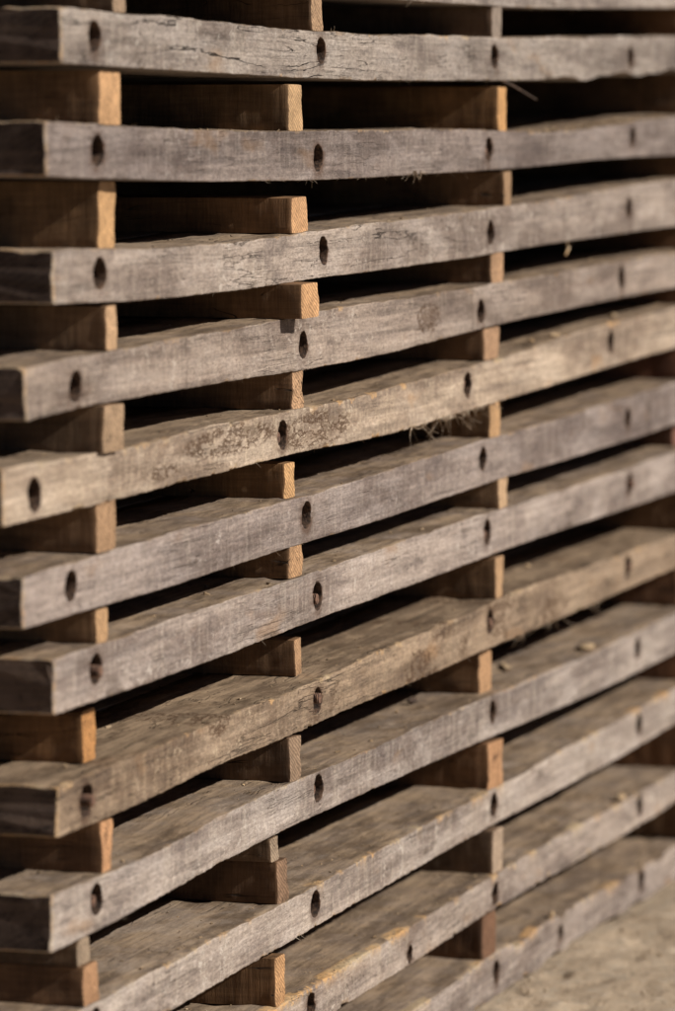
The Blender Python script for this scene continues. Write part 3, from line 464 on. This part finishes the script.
class MB:
    def __init__(s): s.V=[];s.F=[]
    def strand(s,pts,r0,r1=None,n=3):
        r1=r0*.3 if r1 is None else r1; k0=len(s.V); L=len(pts)
        for i,p in enumerate(pts):
            t=(pts[min(i+1,L-1)]-pts[max(i-1,0)]).normalized(); a=t.orthogonal().normalized(); b=t.cross(a); r=r0+(r1-r0)*i/(L-1)
            for j in range(n):
                an=2*math.pi*j/n; s.V.append(p+(a*math.cos(an)+b*math.sin(an))*r)
        for i in range(L-1):
            for j in range(n): s.F.append((k0+i*n+j,k0+i*n+(j+1)%n,k0+(i+1)*n+(j+1)%n,k0+(i+1)*n+j))
        s.F.append(tuple(k0+j for j in range(n))[::-1]); s.F.append(tuple(k0+(L-1)*n+j for j in range(n)))
    def bit(s,p,sx,sy,sz):
        k0=len(s.V); rot=Matrix.Rotation(random.uniform(0,6.28),3,'Z')@Matrix.Rotation(random.gauss(0,.25),3,'X')@Matrix.Rotation(random.gauss(0,.25),3,'Y')
        for (x,y,z) in ((-1,-1,-1),(1,-1,-1),(1,1,-1),(-1,1,-1),(-1,-1,1),(1,-1,1),(1,1,1),(-1,1,1)):
            q=Vector((x*sx*random.uniform(.5,1.1),y*sy*random.uniform(.5,1.1),z*sz*random.uniform(.5,1.1)))*.5; s.V.append(p+rot@q)
        for f in ((3,2,1,0),(4,5,6,7),(0,1,5,4),(1,2,6,5),(2,3,7,6),(3,0,4,7)): s.F.append(tuple(k0+i for i in f))
    def build(s,name,mat,parent=None,smooth=False): return mesh_obj(name,s.V,s.F,[mat],parent,smooth)
def fibre_pts(p,d,L,curl=.5,n=5):
    pts=[p]; d=d.normalized(); ax=Vector((random.gauss(0,1),random.gauss(0,1),random.gauss(0,1))).normalized()
    for i in range(n):
        d=(Matrix.Rotation(curl*random.uniform(.2,1)/n*2,3,ax)@d).normalized(); pts.append(pts[-1]+d*L/n)
    return pts
ROOT={}
for k in BOARD: ROOT[k]=build_board(k)
# torn fibres hanging from the sawn edges
DENS={0:30,1:26,2:46,3:16,4:14,5:50,6:10,7:10,8:26,9:12,10:24,11:18,12:12}
CLUS={1:[(.66,'t',4),(1.30,'b',3),(.95,'b',4)],2:[(.60,'b',7),(.97,'b',16),(1.13,'b',8),(.80,'b',5)],3:[(1.63,'b',4)],0:[(.98,'b',7),(1.47,'b',6),(1.64,'b',3)],
      5:[(1.08,'b',34),(1.16,'b',22),(.98,'b',12),(1.22,'b',10)],8:[(1.55,'b',14),(1.40,'b',8),(1.75,'b',10)],10:[(.56,'b',5)],6:[(.50,'b',2)],7:[(.43,'b',2)],4:[(.6,'b',5)]}
for k in BOARD:
    root,org=ROOT[k]; b=BOARD[k]; mb=MB()
    def addf(x,e,Lr,rr,curl,yo=0.):
        z=float(b['zb'](x)) if e=='b' else float(b['zt'](x)); sg=-1 if e=='b' else 1
        p=Vector((x-org.x,random.uniform(.0002,.004)+yo,z-org.z-sg*.0012))
        d=Vector((random.gauss(0,1.1),random.uniform(-.9,.3),sg*random.uniform(.15,1.)))
        mb.strand(fibre_pts(p,d,Lr,curl),rr)
    for i in range(DENS[k]): addf(random.uniform(b['x0']+.02,2.3),'b' if random.random()<.75 else 't',random.uniform(.002,.008),random.uniform(.00010,.00026),.5)
    for (cx,e,n) in CLUS.get(k,[]):
        hv=k in(5,8)
        for i in range(n): addf(random.gauss(cx,.022),e,random.uniform(.007,.026) if hv else random.uniform(.004,.012),random.uniform(.0003,.0010 if k==5 else .0005) if hv else random.uniform(.0002,.0004),1.2 if hv else 1.,-.003 if hv else 0.)
    if k==2:
        for i in range(5):
            z=float(b['zb'](.97)); mb.strand(fibre_pts(Vector((random.gauss(.97,.02)-org.x,-.001,z-org.z+.004)),Vector((random.gauss(0,.7),-.4,-1)),random.uniform(.008,.020),.5,6),random.uniform(.0006,.0012))
    o=mb.build('splinters',M['fibre'],root); 
    o['kind']='stuff'

# ---------------------------------------------------------------- spacers
COL={('L',0):(.36,.28,.19),('L',1):(.56,.37,.195),('L',2):(.57,.38,.19),('L',3):(.47,.34,.205),('L',4):(.37,.28,.18),('L',5):(.42,.29,.17),('L',6):(.48,.33,.18),('L',7):(.47,.26,.10),('L',8):(.56,.34,.18),('L',9):(.43,.27,.15),
('C',0):(.40,.29,.18),('C',1):(.50,.36,.20),('C',2):(.56,.36,.19),('C',3):(.56,.36,.185),('C',4):(.48,.33,.195),('C',5):(.53,.35,.17),('C',6):(.40,.265,.145),('C',7):(.43,.29,.165),('C',8):(.29,.22,.15),('C',9):(.24,.165,.105),('C',10):(.52,.33,.165),
('R',0):(.27,.24,.20),('R',1):(.60,.37,.16),('R',2):(.38,.27,.16),('R',3):(.44,.30,.18),('R',4):(.38,.26,.16),('R',5):(.50,.34,.18),('R',6):(.56,.42,.26),('R',7):(.50,.35,.20),('R',8):(.44,.29,.16),('R',9):(.47,.29,.155),('R',10):(.42,.35,.26),('R',11):(.20,.118,.070)}
ORD=['first','second','third','fourth','fifth','sixth','seventh','eighth','ninth','tenth','eleventh','twelfth','thirteenth']
def tone(c):
    if c[0]<.30: return 'dark brown' if c[0]/c[2]>1.6 else 'grey'
    if c[0]/c[2]>3.2: return 'orange'
    if c[0]<.42: return 'dull brown'
    return 'light tan'
def box_mesh(w,yl,h,seed,taper=0.,skew=0.):
    # rounded, slightly uneven sawn batten; front end at y=0
    nx,nz=7,9; ysec=np.concatenate([[0,.0008,.002],np.arange(.006,.16,.005),np.arange(.17,yl,.04),[yl]])
    per=[]
    for i in range(nx): per.append((-.5+i/nx,-.5))
    for i in range(nz): per.append((.5,-.5+i/nz))
    for i in range(nx): per.append((.5-i/nx,.5))
    for i in range(nz): per.append((-.5,.5-i/nz))
    per=np.array(per); m=len(per)
    X=np.repeat(per[None,:,0]*w,len(ysec),0); Z=np.repeat(per[None,:,1]*h,len(ysec),0); Y=np.repeat(ysec[:,None],m,1).copy()
    r=.0018; ex=w/2-np.abs(X); ez=h/2-np.abs(Z); cx=np.maximum(r-ex,0); cz=np.maximum(r-ez,0); q=np.hypot(cx,cz)
    f=np.where(q>r,r/np.maximum(q,1e-9),1); X=np.where(q>r,np.sign(X)*(w/2-r+cx*f),X); Z=np.where(q>r,np.sign(Z)*(h/2-r+cz*f),Z)
    side=np.abs(X)>w/2-.004
    X=X+np.where(side,np.sign(X)*(.0005*fbm(Y*40,Z*50,seed=seed)+.0003*vn(Y*260,Z*20,seed=seed+1)),0)
    X=X*(1+taper*Z/h*2)+skew*Z
    X[0]*=.965; Z[0]*=.985; X[1]*=.99; Z[1]*=.995
    Y[:3]+=.0010*fbm(X[:3]*70,Z[:3]*70,seed=seed+5)+ .05*X[:3]*((seed%5)-2)/2
    idx=np.arange(X.size).reshape(X.shape); a=idx[:-1]; c=idx[1:]
    Q=np.stack([a,np.roll(a,-1,1),np.roll(c,-1,1),c],-1).reshape(-1,4)
    V=np.stack([X,Y,Z+h/2],-1).reshape(-1,3)
    # end face: subdivided rings
    Fs=[tuple(int(t) for t in q) for q in Q]; n0=len(V); Vx=[]
    ring=idx[0]; prev=list(ring)
    cen=V[ring].mean(0)
    for s_ in (.8,.5,.22):
        cur=[]
        for t in ring:
            p=cen+(V[t]-cen)*s_; p[1]=V[t][1]*s_+cen[1]*(1-s_)+.0005*float(vn(p[0]*300,p[2]*300,seed=seed+9)); cur.append(n0+len(Vx)); Vx.append(p)
        for j in range(m): Fs.append((int(prev[(j+1)%m]),int(prev[j]),cur[j],cur[(j+1)%m]))
        prev=cur
    Fs.append(tuple(prev)[::-1]); Fs.append(tuple(int(t) for t in idx[-1]))
    V=np.vstack([V,np.array(Vx)])
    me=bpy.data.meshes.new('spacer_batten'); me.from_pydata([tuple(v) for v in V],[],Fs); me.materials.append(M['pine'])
    bm=bmesh.new(); bm.from_mesh(me); bmesh.ops.recalc_face_normals(bm,faces=bm.faces)
    for f_ in bm.faces: f_.smooth=True
    for e_ in bm.edges:
        if len(e_.link_faces)==2 and e_.calc_face_angle(0)>.6: e_.smooth=False
    bm.to_mesh(me); bm.free(); me.update(); return me
COLN={'L':'left','C':'middle','R':'right','D':'far right'}
GAPN=lambda k: ('right under the cut-off top board' if k==0 else 'right under the %s full board from top'%ORD[k-1])
def put(c,k,xr,yf,w,z0,z1,col,label):
    me=box_mesh(w,1.35,z1-z0,seed=k*31+ord(c),taper=random.uniform(-.03,.03),skew=random.uniform(-.03,.03))
    o=bpy.data.objects.new('spacer_batten',me); C.objects.link(o); o.location=(xr-w/2,yf,z0)
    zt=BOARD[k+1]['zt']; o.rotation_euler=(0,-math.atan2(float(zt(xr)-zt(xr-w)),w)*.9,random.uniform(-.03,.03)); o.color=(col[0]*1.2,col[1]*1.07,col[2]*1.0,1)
    tag(o,label,'spacer','wooden spacers between the boards'); return o
sp=list(SPACERS)
sp+= [('L',10,.05,.005,.045,1),('L',11,.06,.01,.045,1),('C',11,.56,.0,.045,1)]
for k in range(0,12): sp.append(('D',k,2.33+random.uniform(-.03,.03),random.uniform(-.005,.02),random.uniform(.04,.055),1))
for k in range(0,12): sp.append(('E',k,3.02+random.uniform(-.03,.03),random.uniform(-.005,.02),random.uniform(.04,.055),1))
for (c,k,xr,yf,w,hm) in sp:
    yf={('C',0):.004,('C',1):.004,('R',1):.0,('R',0):.0,('L',4):-.007,('C',3):-.022}.get((c,k),yf); xr={('L',4):.048,('C',0):.655,('R',1):1.34}.get((c,k),xr)
    if (c,k)==('C',3): xr=.555
    if yf<.002 and (c,k) not in (('C',3),('L',4)) and c!='D': xr+=(.002-yf)*{'L':2.8,'C':3.2,'R':3.8}.get(c,3); yf=.002
    if (c,k)==('L',4): w=.045
    if c=='E': continue
    w=min(max(w,.030),.056)
    xm=np.array([xr-w,xr]); lo=float(BOARD[k+1]['zt'](xm).max())-.0004; hi=float(BOARD[k]['zb'](xm).min())+.0004
    if k>0 and hm<hi-lo: hi=lo+hm+.0006
    col=COL.get((c,k),(random.uniform(.24,.36),random.uniform(.14,.19),random.uniform(.08,.11)))
    loc=GAPN(k)
    if c=='D': lab='brown shaded spacer at the photo\'s right edge, %s'%loc
    elif (c,k) in (('L',10),('L',11),('C',11)): lab='spacer in the %s column %s'%(COLN[c],loc)
    else: lab='%s spacer in the %s column %s'%(tone(col),COLN[c],loc)
    if (c,k)==('C',3): lab='light orange spacer jutting out furthest, casting a small square shadow below it'
    if (c,k) in (('L',9),('C',9)):
        f=.40 if c=='L' else .36; zs=hi-(hi-lo)*f
        put(c,k,xr-.010 if c=='L' else xr-.016,yf+.004,w*.8,zs+.0003,hi,(.30,.25,.18),'thin grey upper slat of the doubled spacer in the %s column'%COLN[c])
        put(c,k,xr,yf,w,lo,zs,col,'%s lower block of the doubled spacer in the %s column'%(tone(col),COLN[c]))
        continue
    put(c,k,xr,yf,w,lo,hi,col,lab)

# ---------------------------------------------------------------- debris
mb=MB(); mf=MB()
for k in range(1,13):
    b=BOARD[k]; n={2:900,5:260,10:420,11:480,9:200,8:260}.get(k,110)
    for i in range(n):
        x=random.uniform(b['x0']+.01,2.35); y=random.expovariate(1/.05)+.003
        if k==2 and random.random()<.8: x=random.uniform(1.35,2.3); y=random.uniform(.003,.05)
        if y>.35: continue
        s=min(random.expovariate(1/.0007)+.0004,.004); z=float(b['zt'](x))+s*.15
        (mb if random.random()<.8 else mf).bit(Vector((x,y,z)),s*random.uniform(1,2.2),s,s*.6)
tag(mb.build('sawdust_crumbs',M['dust']),'brown sawdust crumbs scattered on the board tops','debris',kind='stuff')
tag(mf.build('pale_wood_crumbs',M['chip']),'pale wood crumbs scattered on the board tops','debris',kind='stuff')
def flake(name,mat,x,y,z,L,W,T_,rz,seed,label,cat,group,curl=.3):
    nx,ny=12,6; V=[];F=[]
    for sgn in (1,-1):
        for i in range(nx+1):
            for j in range(ny+1):
                u,v=i/nx-.5,j/ny-.5
                out=(1+.35*float(vn(u*3,sgn*0+v*3,seed=seed)))*(1-.55*abs(2*u)**2.5)
                px=u*L*(1+.2*float(vn(v*4,seed=seed+3))); py=v*W*out
                pz=curl*L*(u*u)*.25+T_*.5*sgn*(1-.8*max(abs(2*u),abs(2*v))**4)+T_*.5*float(vn(u*6,v*5,seed=seed+1))
                V.append((px,py,pz))
    N=(nx+1)*(ny+1)
    for i in range(nx):
        for j in range(ny):
            a=i*(ny+1)+j; F.append((a,a+ny+1,a+ny+2,a+1)); F.append((N+a+1,N+a+ny+2,N+a+ny+1,N+a))
    per=[i*(ny+1) for i in range(nx+1)]+[nx*(ny+1)+j for j in range(1,ny+1)]+[i*(ny+1)+ny for i in range(nx-1,-1,-1)]+[j for j in range(ny-1,0,-1)]
    for i in range(len(per)): a,b_=per[i],per[(i+1)%len(per)]; F.append((b_,a,N+a,N+b_))
    zmin=min(v[2] for v in V); o=mesh_obj(name,[(a,b_,c-zmin) for a,b_,c in V],F,[mat]); o.location=(x,y,z); o.rotation_euler=(0,0,rz)
    tag(o,label,cat,group); return o
CH=[('c',5,1.94,.02,.030,.012,.003,'pale curled wood chip on the fifth full board near the right edge'),
('c',5,1.585,.006,.024,.007,.003,'frayed pale wood chip stuck under the fourth full board'),
('c',5,1.50,.012,.020,.007,.003,'small pale wood chip at the front edge of the fifth full board'),
('c',9,1.80,.018,.075,.020,.002,'large flat yellow wood flake on top of the ninth full board'),
('c',9,1.55,.055,.085,.010,.002,'long thin pale splinter lying flat on the ninth full board'),
('k',9,1.17,.06,.020,.012,.004,'dark bark chip on the ninth full board in front of the right spacer column'),
('k',9,1.44,.055,.034,.010,.003,'dark bark sliver beside the right spacer on the ninth full board'),
('c',8,1.45,.045,.012,.007,.003,'small pale crumb of wood beside the right spacer on the eighth full board'),
('c',8,1.67,.06,.014,.007,.003,'small pale crumb of wood further along the eighth full board'),
('k',12,1.40,.035,.040,.008,.003,'dark bark sliver on the lowest board beside the reddish spacer'),
('c',11,1.93,.006,.035,.014,.004,'yellow wood flake above the right bolt hole of the second lowest board'),
('c',12,1.57,.003,.020,.008,.004,'yellow splinter on the ragged edge of the lowest board')]
for i,(t,k,x,y,L_,W_,T_,lab) in enumerate(CH):
    flake('wood_chip' if t=='c' else 'bark_chip',M['chip' if t=='c' else 'bark'],x,y,float(BOARD[k]['zt'](x))+.0006,L_*.8,W_*.8,T_,random.uniform(-.5,.5),i*7,lab,'wood chip','loose chips lying on the boards')
# dark twig hanging below the first full board and a fibre bundle under the second
mb=MB(); z=float(BOARD[1]['zb'](1.33)); mb.strand([Vector((1.33,.004,z)),Vector((1.36,-.002,z-.006)),Vector((1.40,-.006,z-.014)),Vector((1.44,-.008,z-.021))],.0016,.0009,6)
tag(mb.build('twig',M['bark']),'short dark twig sticking out below the first full board right of the spacer','twig')
z=float(BOARD[3]['zb'](1.63)); mb=MB(); mb.strand([Vector((1.63,.004,z+.002)),Vector((1.62,-.002,z-.008)),Vector((1.60,-.003,z-.016))],.0022,.0012,6)
tag(mb.build('splinter',M['chip']),'thick pale splinter hanging below the third full board on the right','splinter')

# ---------------------------------------------------------------- ground
g12=BOARD[12]['zb']
def gz(x,y):
    xc_=np.clip(x,-.3,3.2); base=np.interp(xc_,[-.3,0,.6,1.2,1.7,1.98,2.12,2.4,3.2],[float(g12(q)) -d for q,d in ((-.1,.006),(0,.006),(.6,.006),(1.2,.005),(1.7,.003),(1.98,.006),(2.12,.024),(2.4,.026),(3.2,.026))])
    return base+.0
def grid(xs,ys,name):
    X,Y=np.meshgrid(xs,ys,indexing='ij'); Z=gz(X,Y)
    fr=np.exp(-np.maximum(Y+0.,0)/.05)
    w=sst(6,2,np.hypot(X-1,Y)); front=sst(.02,-.04,Y)
    Z=Z+w*front*(.006*fbm(X*6,Y*6,seed=1)+.0035*fbm(X*28,Y*28,seed=2,o=4)-.007*sst(.55,.9,fbm(X*17,Y*17,seed=4)))-.004*(1-front)
    idx=np.arange(X.size).reshape(X.shape)
    Q=np.stack([idx[:-1,:-1],idx[1:,:-1],idx[1:,1:],idx[:-1,1:]],-1).reshape(-1,4)
    return mesh_obj(name,np.stack([X,Y,Z],-1).reshape(-1,3),Q,[M['ground']])
xs=np.unique(np.round(np.concatenate([np.linspace(-40,-1,30),np.arange(-1,1,.05),np.arange(1,3.2,.006),np.linspace(3.3,40,30)]),4))
ys=np.unique(np.round(np.concatenate([np.linspace(-40,-1,30),np.arange(-1,-.6,.05),np.arange(-.6,.06,.006),np.linspace(.1,40,30)]),4))
g=grid(xs,ys,'ground'); tag(g,'sandy pitted ground in front of the stack','ground',kind='structure')
mb=MB()
for i in range(2200):
    x=random.uniform(1.0,3.0); y=-abs(random.gauss(0,.22))-.002; s=min(random.expovariate(1/.0011)+.0006,.005)
    mb.bit(Vector((x,y,float(gz(np.array(x),0))+s*.2)),s*1.3,s,s*.8)
tag(mb.build('grit',M['ground']),'loose grit and pebbles on the sandy ground','grit',kind='stuff')

# ---------------------------------------------------------------- light
ts=Vector((-.035,-1,.67)).normalized(); el=math.asin(ts.z); az=math.atan2(ts.x,ts.y)
sun=bpy.data.lights.new('sun','SUN'); sun.energy=5.0; sun.angle=math.radians(.55); sun.color=(1.,.935,.87)
so=bpy.data.objects.new('sun',sun); C.objects.link(so); so.rotation_euler=(-ts).to_track_quat('-Z','Y').to_euler()
w=bpy.data.worlds.new('World'); SC.world=w; w.use_nodes=True; nt=w.node_tree
sky=nt.nodes.new('ShaderNodeTexSky'); sky.sky_type='NISHITA'; sky.sun_disc=False; sky.sun_elevation=el; sky.sun_rotation=az%(2*math.pi)
bg=nt.nodes['Background']; nt.links.new(sky.outputs[0],bg.inputs[0]); bg.inputs[1].default_value=.05; sky.air_density=.3; sky.dust_density=.1; sky.ozone_density=.5; sky.altitude=1200
# ---------------------------------------------------------------- camera
cam=bpy.data.cameras.new('camera'); co=bpy.data.objects.new('camera',cam); C.objects.link(co)
vd=Vector((math.cos(TH)*math.cos(PIT),math.sin(TH)*math.cos(PIT),-math.sin(PIT)))
co.location=CAM; co.rotation_euler=vd.to_track_quat('-Z','Y').to_euler()
cam.sensor_fit='HORIZONTAL'; cam.sensor_width=24; cam.lens=4500/675*24; cam.clip_end=300; cam.clip_start=.05
tgt=Vector((.56,0,-.3)); cam.dof.use_dof=True; cam.dof.focus_distance=(tgt-Vector(CAM)).dot(vd); cam.dof.aperture_fstop=cam.lens/1000/.029
SC.camera=co
SC.view_settings.view_transform='Standard'; SC.view_settings.look='None'; SC.view_settings.exposure=.03; SC.view_settings.gamma=1
SC.render.engine='CYCLES'; SC.cycles.use_denoising=True; SC.cycles.max_bounces=4; SC.cycles.diffuse_bounces=2
